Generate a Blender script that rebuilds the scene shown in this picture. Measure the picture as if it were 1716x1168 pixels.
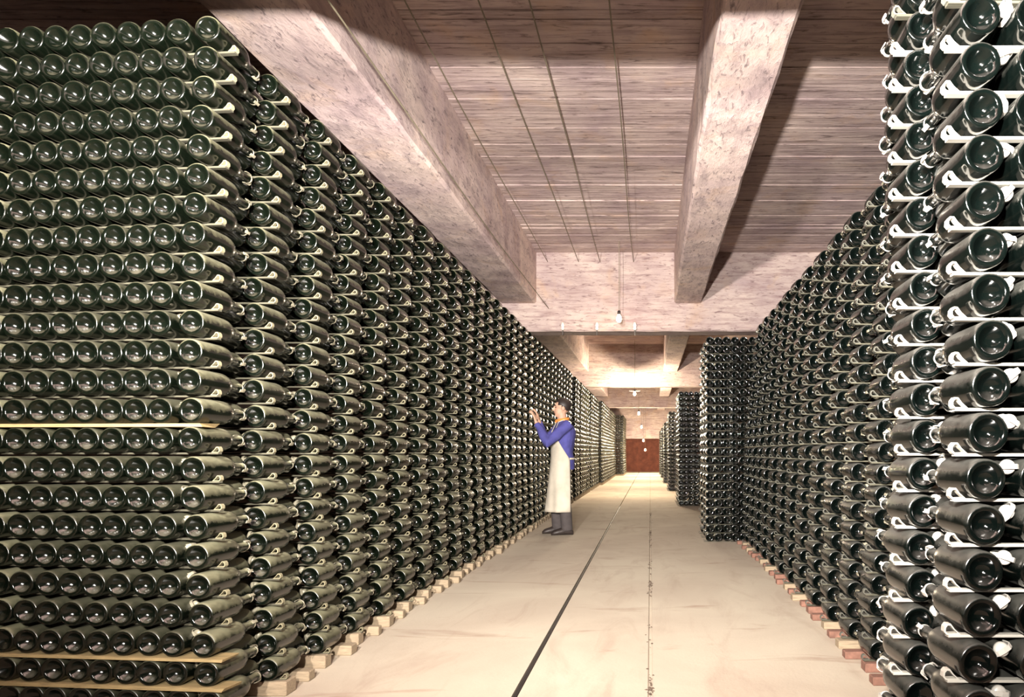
import bpy, bmesh, math, random
import numpy as np
from mathutils import Vector, Matrix

random.seed(7)
rng = np.random.default_rng(7)
for o in list(bpy.data.objects):
    bpy.data.objects.remove(o)
scene = bpy.context.scene
COL = scene.collection
PI = math.pi

# ------------------------------------------------------------------ camera
CAM_H = 1.02
F_PX = 1180.0
VPX, VPY = 1090.0, 757.0           # where the gallery's long lines meet, in the 1716x1168 frame
cam_d = bpy.data.cameras.new('camera')
cam = bpy.data.objects.new('camera', cam_d)
COL.objects.link(cam)
cam.location = (0, 0, CAM_H)
cam.rotation_euler = (PI / 2, 0, 0)
cam_d.sensor_fit = 'HORIZONTAL'
cam_d.sensor_width = 36.0
cam_d.lens = F_PX / 1716 * 36
cam_d.shift_x = -(VPX - 858) / 1716
cam_d.shift_y = (VPY - 584) / 1716
cam_d.clip_start = 0.05
cam_d.clip_end = 200
scene.camera = cam

# ------------------------------------------------------------------ world, photographer's lamps, exposure
world = bpy.data.worlds.new('world')
scene.world = world
world.use_nodes = True
world.node_tree.nodes['Background'].inputs[0].default_value = (0.5, 0.45, 0.42, 1)
world.node_tree.nodes['Background'].inputs[1].default_value = 0.004

scene.view_settings.view_transform = 'Standard'
scene.view_settings.look = 'None'
scene.view_settings.gamma = 1.0
scene.view_settings.use_curve_mapping = False
scene.view_settings.exposure = 0.0


def point_lamp(name, loc, power, color, radius):
    d = bpy.data.lights.new(name, 'POINT')
    d.energy = power
    d.color = color
    d.shadow_soft_size = radius
    o = bpy.data.objects.new(name, d)
    COL.objects.link(o)
    o.location = loc
    return o


# two lamps beside the camera: their beam shadows on the ceiling fix where they stand
def flood(name, loc, aim, power, color, radius, cone):
    """photographer's reflector lamp"""
    d = bpy.data.lights.new(name, 'SPOT')
    d.energy = power
    d.color = color
    d.shadow_soft_size = radius
    d.spot_size = math.radians(cone)
    d.spot_blend = 1.0
    o = bpy.data.objects.new(name, d)
    COL.objects.link(o)
    o.location = loc
    o.rotation_euler = (Vector(aim) - Vector(loc)).to_track_quat('-Z', 'Y').to_euler()
    return o


LAMP_BACK = 0.35        # how far behind the camera the lamps stand; height and side follow from the shadow edges
flood('photo_lamp', (-0.18 - 0.27 * LAMP_BACK, -LAMP_BACK, CAM_H + 0.68 - LAMP_BACK / 2.41), (-0.1, 9, 4.7), 3700, (1.0, 0.93, 0.85), 0.05, 116)
flood('photo_lamp_high', (-0.78 - 0.383 * LAMP_BACK, -LAMP_BACK, CAM_H + 1.106 - LAMP_BACK / 4.28), (0.1, 9, 4.5), 4000, (1.0, 0.91, 0.83), 0.07, 116)


# ------------------------------------------------------------------ materials
def new_mat(name):
    m = bpy.data.materials.new(name)
    m.use_nodes = True
    nt = m.node_tree
    for n in list(nt.nodes):
        nt.nodes.remove(n)
    out = nt.nodes.new('ShaderNodeOutputMaterial')
    b = nt.nodes.new('ShaderNodeBsdfPrincipled')
    nt.links.new(b.outputs[0], out.inputs[0])
    return m, nt, b


def nd(nt, kind, **kw):
    n = nt.nodes.new(kind)
    for k, v in kw.items():
        if k.startswith('i_'):
            n.inputs[k[2:]].default_value = v
        else:
            setattr(n, k, v)
    return n


def ramp(nt, src, stops):
    r = nt.nodes.new('ShaderNodeValToRGB')
    el = r.color_ramp.elements
    while len(el) < len(stops):
        el.new(0.5)
    for e, (p, c) in zip(el, stops):
        e.position = p
        e.color = (c, c, c, 1) if isinstance(c, (int, float)) else (*c, 1)
    nt.links.new(src, r.inputs[0])
    return r.outputs[0]


def noise(nt, vec, scale, detail=4, rough=0.55, dist=0.0):
    n = nd(nt, 'ShaderNodeTexNoise')
    n.inputs['Scale'].default_value = scale
    n.inputs['Detail'].default_value = detail
    n.inputs['Roughness'].default_value = rough
    n.inputs['Distortion'].default_value = dist
    nt.links.new(vec, n.inputs['Vector'])
    return n.outputs[0]


def mixc(nt, fac, a, b, mode='MIX'):
    m = nd(nt, 'ShaderNodeMix', data_type='RGBA', blend_type=mode)
    if isinstance(fac, (int, float)):
        m.inputs[0].default_value = fac
    else:
        nt.links.new(fac, m.inputs[0])
    for s, v in ((6, a), (7, b)):
        if isinstance(v, tuple):
            m.inputs[s].default_value = (*v, 1)
        else:
            nt.links.new(v, m.inputs[s])
    return m.outputs[2]


def math_n(nt, op, a, b=None):
    m = nd(nt, 'ShaderNodeMath', operation=op)
    for i, v in enumerate((a, b)):
        if v is None:
            continue
        if isinstance(v, (int, float)):
            m.inputs[i].default_value = v
        else:
            nt.links.new(v, m.inputs[i])
    return m.outputs[0]


def bump(nt, b, h, strength, dist=0.01):
    n = nd(nt, 'ShaderNodeBump')
    n.inputs['Strength'].default_value = strength
    n.inputs['Distance'].default_value = dist
    nt.links.new(h, n.inputs['Height'])
    nt.links.new(n.outputs[0], b.inputs['Normal'])


def pos_scaled(nt, s):
    g = nd(nt, 'ShaderNodeNewGeometry')
    m = nd(nt, 'ShaderNodeMapping')
    m.inputs['Scale'].default_value = s
    nt.links.new(g.outputs['Position'], m.inputs['Vector'])
    return m.outputs[0]


def concrete_mat(name, base, dark, streak, spots, streak_amt=0.6):
    """board-marked, lime-washed concrete: streaks along X, mottled stains, pits"""
    m, nt, b = new_mat(name)
    p1 = pos_scaled(nt, (1, 1, 1))
    ps = pos_scaled(nt, streak)
    n_st = noise(nt, ps, 3.0, 6, 0.65, 0.3)
    n_big = noise(nt, p1, 1.6, 5, 0.6, 0.4)
    n_sp = noise(nt, pos_scaled(nt, spots), 9.0, 6, 0.7, 0.8)
    c = mixc(nt, ramp(nt, n_big, [(0.32, 0.0), (0.72, 1.0)]), base,
             tuple(base[i] * (0.62, 0.58, 0.66)[i] for i in range(3)))
    f = math_n(nt, 'MULTIPLY', ramp(nt, n_st, [(0.46, 0.0), (0.66, 1.0)]), streak_amt)
    c = mixc(nt, f, c, dark)
    n_y = noise(nt, p1, 2.7, 4, 0.6, 0.6)
    c = mixc(nt, math_n(nt, 'MULTIPLY', ramp(nt, n_y, [(0.55, 0.0), (0.75, 1.0)]), 0.5), c, tuple(base[i] * (0.86, 0.72, 0.52)[i] for i in range(3)))
    f2 = math_n(nt, 'MULTIPLY', ramp(nt, n_sp, [(0.54, 0.0), (0.66, 1.0)]), 0.8)
    c = mixc(nt, f2, c, tuple(v * 0.7 for v in dark))
    nt.links.new(c, b.inputs['Base Color'])
    b.inputs['Roughness'].default_value = 0.92
    b.inputs['Specular IOR Level'].default_value = 0.2
    h = math_n(nt, 'ADD', math_n(nt, 'MULTIPLY', n_st, 0.8), math_n(nt, 'MULTIPLY', n_sp, 0.5))
    bump(nt, b, h, 0.8, 0.012)
    return m


M = {}
M['ceiling'] = concrete_mat('board_marked_concrete', (0.60, 0.485, 0.445), (0.16, 0.11, 0.105), (0.5, 9, 4), (0.5, 3, 3))
M['beam'] = concrete_mat('limewashed_concrete', (0.68, 0.55, 0.50), (0.20, 0.155, 0.17), (3, 1.2, 3), (4, 1.4, 4), 0.5)
M['cross_beam'] = concrete_mat('stained_concrete', (0.50, 0.41, 0.37), (0.20, 0.125, 0.13), (0.8, 4, 7), (1, 2, 4), 0.6)


def floor_mat():
    m, nt, b = new_mat('trodden_cement')
    p = pos_scaled(nt, (1, 1, 1))
    n1 = noise(nt, p, 0.9, 6, 0.6, 0.5)
    n2 = noise(nt, pos_scaled(nt, (2.0, 0.55, 1)), 1.9, 6, 0.62, 1.0)
    n3 = noise(nt, p, 60, 4, 0.7)
    n4 = noise(nt, pos_scaled(nt, (0.8, 2.6, 1)), 1.3, 5, 0.6, 0.8)
    c = mixc(nt, ramp(nt, n1, [(0.35, 0.0), (0.75, 1.0)]), (0.53, 0.47, 0.375), (0.42, 0.345, 0.275))
    c = mixc(nt, math_n(nt, 'MULTIPLY', ramp(nt, n2, [(0.52, 0.0), (0.70, 1.0)]), 0.45), c, (0.34, 0.25, 0.195))
    c = mixc(nt, math_n(nt, 'MULTIPLY', ramp(nt, n4, [(0.60, 0.0), (0.72, 1.0)]), 0.6), c, (0.27, 0.165, 0.12))
    c = mixc(nt, math_n(nt, 'MULTIPLY', ramp(nt, n3, [(0.66, 0.0), (0.74, 1.0)]), 0.35), c, (0.30, 0.22, 0.18))
    nt.links.new(c, b.inputs['Base Color'])
    b.inputs['Roughness'].default_value = 0.85
    b.inputs['Specular IOR Level'].default_value = 0.25
    bump(nt, b, math_n(nt, 'ADD', n3, math_n(nt, 'MULTIPLY', n1, 3.0)), 0.25, 0.006)
    return m


M['floor'] = floor_mat()


def bottle_mat(name, dust_amt, dust_col, glass_col, rough, lo=0.12, hi=0.85):
    """dark green glass; cellar dust has settled on whatever faces up"""
    m, nt, b = new_mat(name)
    g = nd(nt, 'ShaderNodeNewGeometry')
    sx = nd(nt, 'ShaderNodeSeparateXYZ')
    nt.links.new(g.outputs['Normal'], sx.inputs[0])
    p = pos_scaled(nt, (1, 1, 1))
    n1 = noise(nt, p, 38, 5, 0.65)
    n2 = noise(nt, p, 5, 3, 0.5)
    up = math_n(nt, 'ADD', sx.outputs['Z'], math_n(nt, 'MULTIPLY', math_n(nt, 'SUBTRACT', n1, 0.5), 0.9))
    up = math_n(nt, 'ADD', up, math_n(nt, 'MULTIPLY', math_n(nt, 'SUBTRACT', n2, 0.5), 0.7))
    f = ramp(nt, up, [(lo, 0.0), (hi, 1.0)])
    f = math_n(nt, 'MULTIPLY', f, dust_amt)
    film = math_n(nt, 'MULTIPLY', ramp(nt, n1, [(0.45, 0.0), (0.75, 1.0)]), dust_amt * 0.02)
    f = math_n(nt, 'MAXIMUM', f, film)
    c = mixc(nt, f, glass_col, dust_col)
    nt.links.new(c, b.inputs['Base Color'])
    r = nd(nt, 'ShaderNodeMapRange')
    nt.links.new(f, r.inputs[0])
    r.inputs['To Min'].default_value = rough
    r.inputs['To Max'].default_value = 0.85
    nt.links.new(r.outputs[0], b.inputs['Roughness'])
    b.inputs['IOR'].default_value = 1.52
    b.inputs['Specular IOR Level'].default_value = 0.6
    bump(nt, b, n1, 0.12, 0.002)
    return m


M['bottle_left'] = bottle_mat('dusty_green_glass', 0.9, (0.158, 0.153, 0.090), (0.0014, 0.0026, 0.0014), 0.2)
M['bottle_right'] = bottle_mat('dark_green_glass', 0.55, (0.085, 0.085, 0.075), (0.0010, 0.0020, 0.0017), 0.13, 0.05, 0.9)
M['inner_left'] = bottle_mat('shaded_green_glass', 0.5, (0.11, 0.108, 0.068), (0.0014, 0.0026, 0.0014), 0.18)  # less dust and a darker tone: shade between the rows put into the colour
# the hollow base is sheltered and keeps almost no dust
M['base_left'] = bottle_mat('dusty_green_glass_base', 0.45, (0.14, 0.13, 0.09), (0.0014, 0.0026, 0.0014), 0.14, 0.45, 1.0)
M['base_right'] = bottle_mat('dark_green_glass_base', 0.22, (0.12, 0.105, 0.095), (0.0010, 0.0020, 0.0017), 0.09, 0.45, 1.0)


def plain(name, col, rough=0.7, metal=0.0, var=0.25, scale=30, stretch=(1, 1, 1), bumpv=0.2):
    m, nt, b = new_mat(name)
    n = noise(nt, pos_scaled(nt, stretch), scale, 5, 0.6)
    c = mixc(nt, ramp(nt, n, [(0.3, 0.0), (0.7, 1.0)]), tuple(v * (1 - var) for v in col), tuple(min(1, v * (1 + var * 0.5)) for v in col))
    nt.links.new(c, b.inputs['Base Color'])
    b.inputs['Roughness'].default_value = rough
    b.inputs['Metallic'].default_value = metal
    if bumpv:
        bump(nt, b, n, bumpv, 0.004)
    return m


M['cap'] = plain('dull_tin_cap', (0.31, 0.285, 0.21), 0.45, 0.2)
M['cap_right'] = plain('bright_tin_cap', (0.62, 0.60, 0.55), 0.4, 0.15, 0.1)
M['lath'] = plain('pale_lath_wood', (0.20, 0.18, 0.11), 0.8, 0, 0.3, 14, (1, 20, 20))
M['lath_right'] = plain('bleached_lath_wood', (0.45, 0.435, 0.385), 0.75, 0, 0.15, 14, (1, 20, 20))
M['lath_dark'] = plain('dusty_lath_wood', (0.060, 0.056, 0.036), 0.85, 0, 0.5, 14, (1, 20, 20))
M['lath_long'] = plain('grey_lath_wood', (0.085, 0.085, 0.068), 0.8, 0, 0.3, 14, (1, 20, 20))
M['plank'] = plain('yellow_pine_plank', (0.29, 0.215, 0.10), 0.75, 0, 0.35, 10, (1, 18, 18))
M['block'] = plain('pale_wood_block', (0.29, 0.225, 0.15), 0.85, 0, 0.3, 16, (1, 8, 8))
M['brick'] = plain('red_brick', (0.21, 0.105, 0.075), 0.9, 0, 0.4, 22)
M['wire'] = plain('grey_cable', (0.20, 0.17, 0.12), 0.6, 0.2, 0.2, 20, bumpv=0)
M['iron'] = plain('dark_rail_iron', (0.035, 0.028, 0.026), 0.6, 0.5, 0.3, 40)
M['crumb'] = plain('dark_grit', (0.10, 0.07, 0.05), 0.95, 0, 0.4, 60)
M['wall'] = plain('cellar_wall_render', (0.20, 0.15, 0.12), 0.95, 0, 0.35, 3)
M['far_wall'] = plain('brown_far_wall', (0.16, 0.05, 0.03), 0.9, 0, 0.4, 4)
M['dark_metal'] = plain('black_enamel', (0.03, 0.022, 0.018), 0.5, 0.3, 0.2, 30)
M['porcelain'] = plain('white_porcelain', (0.8, 0.72, 0.64), 0.3, 0, 0.1, 30, bumpv=0)
M['skin'] = plain('skin', (0.50, 0.30, 0.21), 0.6, 0, 0.12, 30, bumpv=0.05)
M['hair'] = plain('black_hair', (0.020, 0.014, 0.012), 0.5, 0, 0.4, 90, (1, 1, 0.2))
M['shirt'] = plain('blue_cotton', (0.062, 0.062, 0.25), 0.9, 0, 0.25, 9)
M['apron'] = plain('white_canvas', (0.55, 0.50, 0.41), 0.9, 0, 0.22, 5)
M['trousers'] = plain('grey_trousers', (0.065, 0.055, 0.055), 0.9, 0, 0.3, 12)
M['shoe'] = plain('black_leather', (0.03, 0.022, 0.02), 0.5, 0, 0.3, 20)
M['scarf'] = plain('orange_scarf', (0.72, 0.26, 0.05), 0.85, 0, 0.2, 20)
M['eye'] = plain('dark_eye', (0.02, 0.012, 0.01), 0.3, 0, 0.1, 20, bumpv=0)
M['lip'] = plain('lip', (0.42, 0.16, 0.12), 0.6, 0, 0.1, 20, bumpv=0)


def emit_mat(name, col, strength):
    m, nt, b = new_mat(name)
    b.inputs['Base Color'].default_value = (1, 0.9, 0.7, 1)
    b.inputs['Emission Color'].default_value = (*col, 1)
    b.inputs['Emission Strength'].default_value = strength
    return m


M['bulb'] = emit_mat('lit_bulb_glass', (1.0, 0.80, 0.50), 40)


# ------------------------------------------------------------------ helpers
def tag(o, label=None, cat=None, group=None, kind=None):
    if label:
        o['label'] = label
    if cat:
        o['category'] = cat
    if group:
        o['group'] = group
    if kind:
        o['kind'] = kind
    return o


def link_mesh(name, me, mat=None, parent=None):
    if mat is not None and len(me.materials) == 0:
        me.materials.append(mat)
    o = bpy.data.objects.new(name, me)
    COL.objects.link(o)
    if parent is not None:
        o.parent = parent
    return o


def bm_obj(name, bm, mat, parent=None, smooth=False):
    me = bpy.data.meshes.new(name)
    bmesh.ops.recalc_face_normals(bm, faces=bm.faces)
    bm.to_mesh(me)
    bm.free()
    if smooth:
        for p in me.polygons:
            p.use_smooth = True
    return link_mesh(name, me, mat, parent)


def add_box(bm, x0, x1, y0, y1, z0, z1):
    vs = [bm.verts.new(v) for v in ((x0, y0, z0), (x1, y0, z0), (x1, y1, z0), (x0, y1, z0),
                                    (x0, y0, z1), (x1, y0, z1), (x1, y1, z1), (x0, y1, z1))]
    for f in ((0, 3, 2, 1), (4, 5, 6, 7), (0, 1, 5, 4), (1, 2, 6, 5), (2, 3, 7, 6), (3, 0, 4, 7)):
        bm.faces.new([vs[i] for i in f])
    return vs


def add_tube(bm, pts, radii, segs=12, flat=1.0, up=Vector((0, 0, 1)), cap=True):
    """tube along pts; radii per point, either r or (r across, r up)"""
    pts = [Vector(p) for p in pts]
    rings = []
    for i, p in enumerate(pts):
        t = (pts[min(i + 1, len(pts) - 1)] - pts[max(i - 1, 0)]).normalized()
        u = up if abs(t.dot(up)) < 0.95 else Vector((0, 1, 0)) if abs(t.y) < 0.9 else Vector((1, 0, 0))
        s = t.cross(u).normalized()
        n = s.cross(t).normalized()
        r = radii[i] if isinstance(radii, (list, tuple)) else radii
        ra, rb = r if isinstance(r, (list, tuple)) else (r, r)
        rings.append([bm.verts.new(p + s * math.cos(2 * PI * k / segs) * ra + n * math.sin(2 * PI * k / segs) * rb)
                      for k in range(segs)])
    for a, b_ in zip(rings, rings[1:]):
        for k in range(segs):
            bm.faces.new((a[k], a[(k + 1) % segs], b_[(k + 1) % segs], b_[k]))
    if cap:
        bm.faces.new(rings[0][::-1])
        bm.faces.new(rings[-1])


def lathe_arrays(profile, segs):
    """profile of (r, y) turned about the Y axis -> verts, faces; r == 0 makes a pole"""
    V, Fc, idx = [], [], []
    for r, y in profile:
        if r < 1e-6:
            idx.append([len(V)])
            V.append((0, y, 0))
        else:
            idx.append(list(range(len(V), len(V) + segs)))
            for k in range(segs):
                a = 2 * PI * k / segs
                V.append((r * math.cos(a), y, r * math.sin(a)))
    for a, b_ in zip(idx, idx[1:]):
        for k in range(segs):
            k2 = (k + 1) % segs
            if len(a) == 1:
                Fc.append((a[0], b_[k], b_[k2]))
            elif len(b_) == 1:
                Fc.append((a[k], b_[0], a[k2]))
            else:
                Fc.append((a[k], b_[k], b_[k2], a[k2]))
    return V, Fc


def mesh_from(name, V, Fc, mat=None, smooth=True, mat2=None, n2=0):
    me = bpy.data.meshes.new(name)
    me.from_pydata(V, [], Fc)
    bm = bmesh.new()
    bm.from_mesh(me)
    bmesh.ops.recalc_face_normals(bm, faces=bm.faces)
    bm.to_mesh(me)
    bm.free()
    if smooth:
        for p in me.polygons:
            p.use_smooth = True
    if mat is not None:
        me.materials.append(mat)
    if mat2 is not None:
        me.materials.append(mat2)
        for p in me.polygons[:n2]:
            p.material_index = 1
    return me


class Batch:
    """many copies of small templates joined into ONE mesh (only for what counts as stuff)"""

    def __init__(self):
        self.v, self.lv, self.ls, self.mi, self.sm = [], [], [], [], []
        self.nv = 0
        self.nl = 0

    @staticmethod
    def template(V, Fc, mi=0, smooth=True):
        return (np.array(V, dtype=np.float64), np.array([i for f in Fc for i in f], dtype=np.int64),
                np.array([len(f) for f in Fc], dtype=np.int64), mi, smooth)

    def add(self, tpl, mats):
        V, L, T, mi, smooth = tpl
        mats = np.array(mats, dtype=np.float64)              # (n, 4, 4)
        n = len(mats)
        if n == 0:
            return
        vh = np.concatenate([V, np.ones((len(V), 1))], axis=1)
        out = np.einsum('nij,vj->nvi', mats, vh)[:, :, :3].reshape(-1, 3)
        self.v.append(out)
        lv = (L[None, :] + (np.arange(n) * len(V))[:, None]).reshape(-1) + self.nv
        self.lv.append(lv)
        st = np.concatenate([[0], np.cumsum(T)[:-1]])
        ls = (st[None, :] + (np.arange(n) * len(L))[:, None]).reshape(-1) + self.nl
        self.ls.append(ls)
        self.mi.append(np.tile(np.broadcast_to(np.array(mi), (len(T),)), n))
        self.sm.append(np.full(n * len(T), smooth))
        self.nv += n * len(V)
        self.nl += n * len(L)

    def build(self, name, mats):
        me = bpy.data.meshes.new(name)
        v = np.concatenate(self.v)
        lv = np.concatenate(self.lv)
        ls = np.concatenate(self.ls)
        me.vertices.add(len(v))
        me.vertices.foreach_set('co', v.reshape(-1).astype(np.float32))
        me.loops.add(len(lv))
        me.loops.foreach_set('vertex_index', lv.astype(np.int32))
        me.polygons.add(len(ls))
        me.polygons.foreach_set('loop_start', ls.astype(np.int32))
        for m in mats:
            me.materials.append(m)
        me.polygons.foreach_set('material_index', np.concatenate(self.mi).astype(np.int32))
        me.update(calc_edges=True)
        me.polygons.foreach_set('use_smooth', np.concatenate(self.sm).astype(bool))
        me.validate()
        return link_mesh(name, me)


ORD = ['', 'first', 'second', 'third', 'fourth', 'fifth', 'sixth', 'seventh', 'eighth', 'ninth', 'tenth', 'eleventh',
       'twelfth', 'thirteenth', 'fourteenth', 'fifteenth', 'sixteenth', 'seventeenth', 'eighteenth', 'nineteenth',
       'twentieth', 'twenty-first', 'twenty-second', 'twenty-third', 'twenty-fourth', 'twenty-fifth', 'twenty-sixth',
       'twenty-seventh', 'twenty-eighth', 'twenty-ninth', 'thirtieth']

# ------------------------------------------------------------------ the gallery shell (metres; y = distance from the camera)
Z_CEIL = CAM_H + 2.68
Z_LONG = CAM_H + 2.00            # underside of the beams that run along the gallery
Z_CROSS = CAM_H + 1.626          # underside of the cross beams
Y_END = 36.0
Y_BACK = -5.0
CROSS = [(1.98, 2.33), (9.5, 9.85), (17.6, 17.95), (25.8, 26.15), (34.0, 34.35)]

# floor: one slab with two long joints; the left joint is open and holds a rail, the right one is packed with dirt
prof = [(-4.5, 0), (-0.580, 0), (-0.580, -0.03), (-0.554, -0.03), (-0.554, 0),
        (-0.012, 0), (-0.006, -0.008), (0.006, -0.008), (0.012, 0), (4.5, 0)]
bm = bmesh.new()
rows_ = []
for y in (Y_BACK, 12.0, Y_END + 1):
    rows_.append([bm.verts.new((x, y, z)) for x, z in prof])
for a, b_ in zip(rows_, rows_[1:]):
    for i in range(len(prof) - 1):
        bm.faces.new((a[i], a[i + 1], b_[i + 1], b_[i]))
tag(bm_obj('floor', bm, M['floor']), 'bare pinkish cement floor of the cellar gallery', 'floor', kind='structure')

# ceiling: concrete cast against boards, every board mark a strip of its own height
bm = bmesh.new()
y = Y_BACK
while y < Y_END + 1:
    w = random.uniform(0.07, 0.15)
    dz = random.uniform(0, 0.010)
    add_box(bm, -4.5, 4.5, y, y + w - 0.003, Z_CEIL + dz, Z_CEIL + 0.12)
    y += w
add_box(bm, -4.5, 4.5, Y_BACK, Y_END + 1, Z_CEIL + 0.02, Z_CEIL + 0.14)
tag(bm_obj('ceiling', bm, M['ceiling']), 'board-marked concrete ceiling between the beams', 'ceiling', kind='structure')


def rough_beam(name, x0, x1, y0, y1, z0, z1, mat, label, n_long, axis):
    """a beam with slightly uneven arrises"""
    bm = bmesh.new()
    N = n_long
    sec = []
    for i in range(N + 1):
        t = i / N
        j = lambda a=0.006: random.uniform(-a, a)
        if axis == 'y':
            yy = y0 + (y1 - y0) * t
            c = [(x0 + j(), yy, z0 + 0.02 + j(.004)), (x0 + 0.02 + j(), yy, z0 + j(.004)), (x1 - 0.02 + j(), yy, z0 + j(.004)),
                 (x1 + j(), yy, z0 + 0.02 + j(.004)), (x1, yy, z1), (x0, yy, z1)]
        else:
            xx = x0 + (x1 - x0) * t
            c = [(xx, y0 + j(), z0 + 0.02 + j(.004)), (xx, y0 + 0.02 + j(), z0 + j(.004)), (xx, y1 - 0.02 + j(), z0 + j(.004)),
                 (xx, y1 + j(), z0 + 0.02 + j(.004)), (xx, y1, z1), (xx, y0, z1)]
        sec.append([bm.verts.new(v) for v in c])
    for a, b_ in zip(sec, sec[1:]):
        for k in range(6):
            bm.faces.new((a[k], a[(k + 1) % 6], b_[(k + 1) % 6], b_[k]))
    bm.faces.new(sec[0])
    bm.faces.new(sec[-1][::-1])
    o = bm_obj(name, bm, mat)
    return tag(o, label, 'beam', kind='structure')


cross_names = ['overhead cross beam in shadow just in front of the camera', 'pale cross beam with the bare bulb before it',
               'second pale cross beam, above the black lamp shade', 'third cross beam down the gallery', 'farthest cross beam over the brown end wall']
for (y0, y1), lab in zip(CROSS, cross_names):
    rough_beam('ceiling_beam', -4.5, 4.5, y0, y1, Z_CROSS, Z_CEIL + 0.05, M['cross_beam'], lab, 40, 'x')
bays = [(Y_BACK, CROSS[0][0])] + [(CROSS[i][1], CROSS[i + 1][0]) for i in range(4)]
bay_names = ['behind the camera', 'in the nearest bay', 'in the second bay', 'in the third bay', 'in the farthest bay']
for (y0, y1), bn in zip(bays, bay_names):
    rough_beam('ceiling_beam', -2.02, -1.54, y0 - 0.02, y1 + 0.02, Z_LONG, Z_CEIL + 0.05, M['beam'],
               'limewashed beam running above the left bottle stack ' + bn, 30, 'y')
    rough_beam('ceiling_beam', 0.32, 0.685, y0 - 0.02, y1 + 0.02, Z_LONG, Z_CEIL + 0.05, M['beam'],
               'limewashed beam running above the walkway ' + bn, 30, 'y')

for nm, x0, x1, lab in (('wall_left', -4.5, -4.3, 'rendered wall behind the left bottle stacks'),
                        ('wall_right', 4.3, 4.5, 'rendered wall behind the right bottle stacks')):
    bm = bmesh.new()
    add_box(bm, x0, x1, Y_BACK, Y_END + 1, 0, Z_CEIL + 0.1)
    tag(bm_obj(nm, bm, M['wall']), lab, 'wall', kind='structure')
bm = bmesh.new()
add_box(bm, -4.5, 4.5, Y_BACK - 0.2, Y_BACK, 0, Z_CEIL + 0.1)
tag(bm_obj('wall_back', bm, M['wall']), 'rendered wall behind the camera', 'wall', kind='structure')
bm = bmesh.new()
add_box(bm, -4.5, 4.5, Y_END, Y_END + 0.2, 0, Z_CEIL + 0.1)
tag(bm_obj('wall_far', bm, M['far_wall']), 'dark brown wall closing the far end of the gallery', 'wall', kind='structure')
bm = bmesh.new()
add_box(bm, -4.5, 4.5, 34.4, 34.6, CAM_H + 0.64, Z_CEIL)
tag(bm_obj('wall_lintel', bm, M['cross_beam']), 'pale lintel wall above the brown far end', 'wall', kind='structure')

# rail in the left joint
bm = bmesh.new()
add_box(bm, -0.575, -0.560, 1.2, 13.2, -0.03, -0.004)
tag(bm_obj('floor_rail', bm, M['iron']), 'thin dark iron rail set in the floor joint left of centre', 'rail')

# grit lying along the right-hand joint
bt = Batch()
gv = [(1, 0, 0), (-0.9, 0.1, 0), (0, 1, 0.1), (0.1, -0.8, 0), (0, 0, 0.7), (0, 0, -0.2)]
gf = [(0, 2, 4), (2, 1, 4), (1, 3, 4), (3, 0, 4), (2, 0, 5), (1, 2, 5), (3, 1, 5), (0, 3, 5)]
gt = Batch.template(gv, gf, 0, False)
ms = []
for i in range(420):
    yy = 2.4 + 10.0 * random.random() ** 1.2
    if math.sin(yy * 5.1) + math.sin(yy * 2.3 + 1) + random.uniform(-1.0, 0.6) < 0:
        continue
    s = random.uniform(0.003, 0.009)
    ms.append(Matrix.Translation((random.gauss(0.0, 0.010), yy, 0.0)) @ Matrix.Rotation(random.uniform(0, 6.28), 4, 'Z') @ Matrix.Diagonal((s * 1.3, s, s * 0.8, 1)))
bt.add(gt, ms)
tag(bt.build('floor_grit', [M['crumb']]), 'dark grit scattered along the right-hand floor joint', 'grit', kind='stuff')

# ------------------------------------------------------------------ bottles: meshes
PUNT = [(0.0, 0.030), (0.006, 0.0295), (0.014, 0.026), (0.022, 0.0175), (0.0280, 0.0090), (0.0312, 0.0034), (0.0328, 0.0022)]
OUT = [(0.0380, 0.0), (0.0424, 0.0007), (0.0441, 0.0036), (0.0448, 0.008), (0.0450, 0.016), (0.0450, 0.148), (0.0446, 0.163), (0.0428, 0.179),
       (0.0390, 0.194), (0.0332, 0.208), (0.0268, 0.221), (0.0215, 0.233), (0.0182, 0.246), (0.0164, 0.262), (0.0154, 0.279), (0.0150, 0.293),
       (0.0168, 0.2945), (0.0168, 0.302), (0.0148, 0.3035), (0.0145, 0.309), (0.0, 0.3092)]
FAT = 1.03
PUNT = [(r * FAT, y) for r, y in PUNT]
OUT = [(r * (FAT if y < 0.18 else 1.0 + (FAT - 1) * max(0, (0.25 - y) / 0.07)), y) for r, y in OUT]
BOT_V, BOT_F = lathe_arrays(PUNT + OUT, 32)
MID_V, MID_F = lathe_arrays([(0.0, 0.028), (0.016, 0.024), (0.033, 0.006), (0.0415, 0.0), (0.0450, 0.004), (0.0463, 0.014), (0.0463, 0.150),
                             (0.0436, 0.179), (0.0336, 0.208), (0.0216, 0.233), (0.0154, 0.279), (0.0165, 0.295), (0.0160, 0.304), (0.0, 0.309)], 16)
LOW_V, LOW_F = lathe_arrays([(0.0, 0.024), (0.034, 0.004), (0.042, 0.0005), (0.0463, 0.008), (0.0463, 0.155), (0.030, 0.214), (0.0170, 0.245),
                             (0.0165, 0.305), (0.0, 0.309)], 10)
CAP_V, CAP_F = lathe_arrays([(0.0, 0.3165), (0.0130, 0.3160), (0.0160, 0.3135), (0.0172, 0.308), (0.0178, 0.3035), (0.0160, 0.3030)], 20)
CAPL_V, CAPL_F = lathe_arrays([(0.0, 0.3165), (0.0160, 0.3145), (0.0178, 0.303)], 10)


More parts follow.
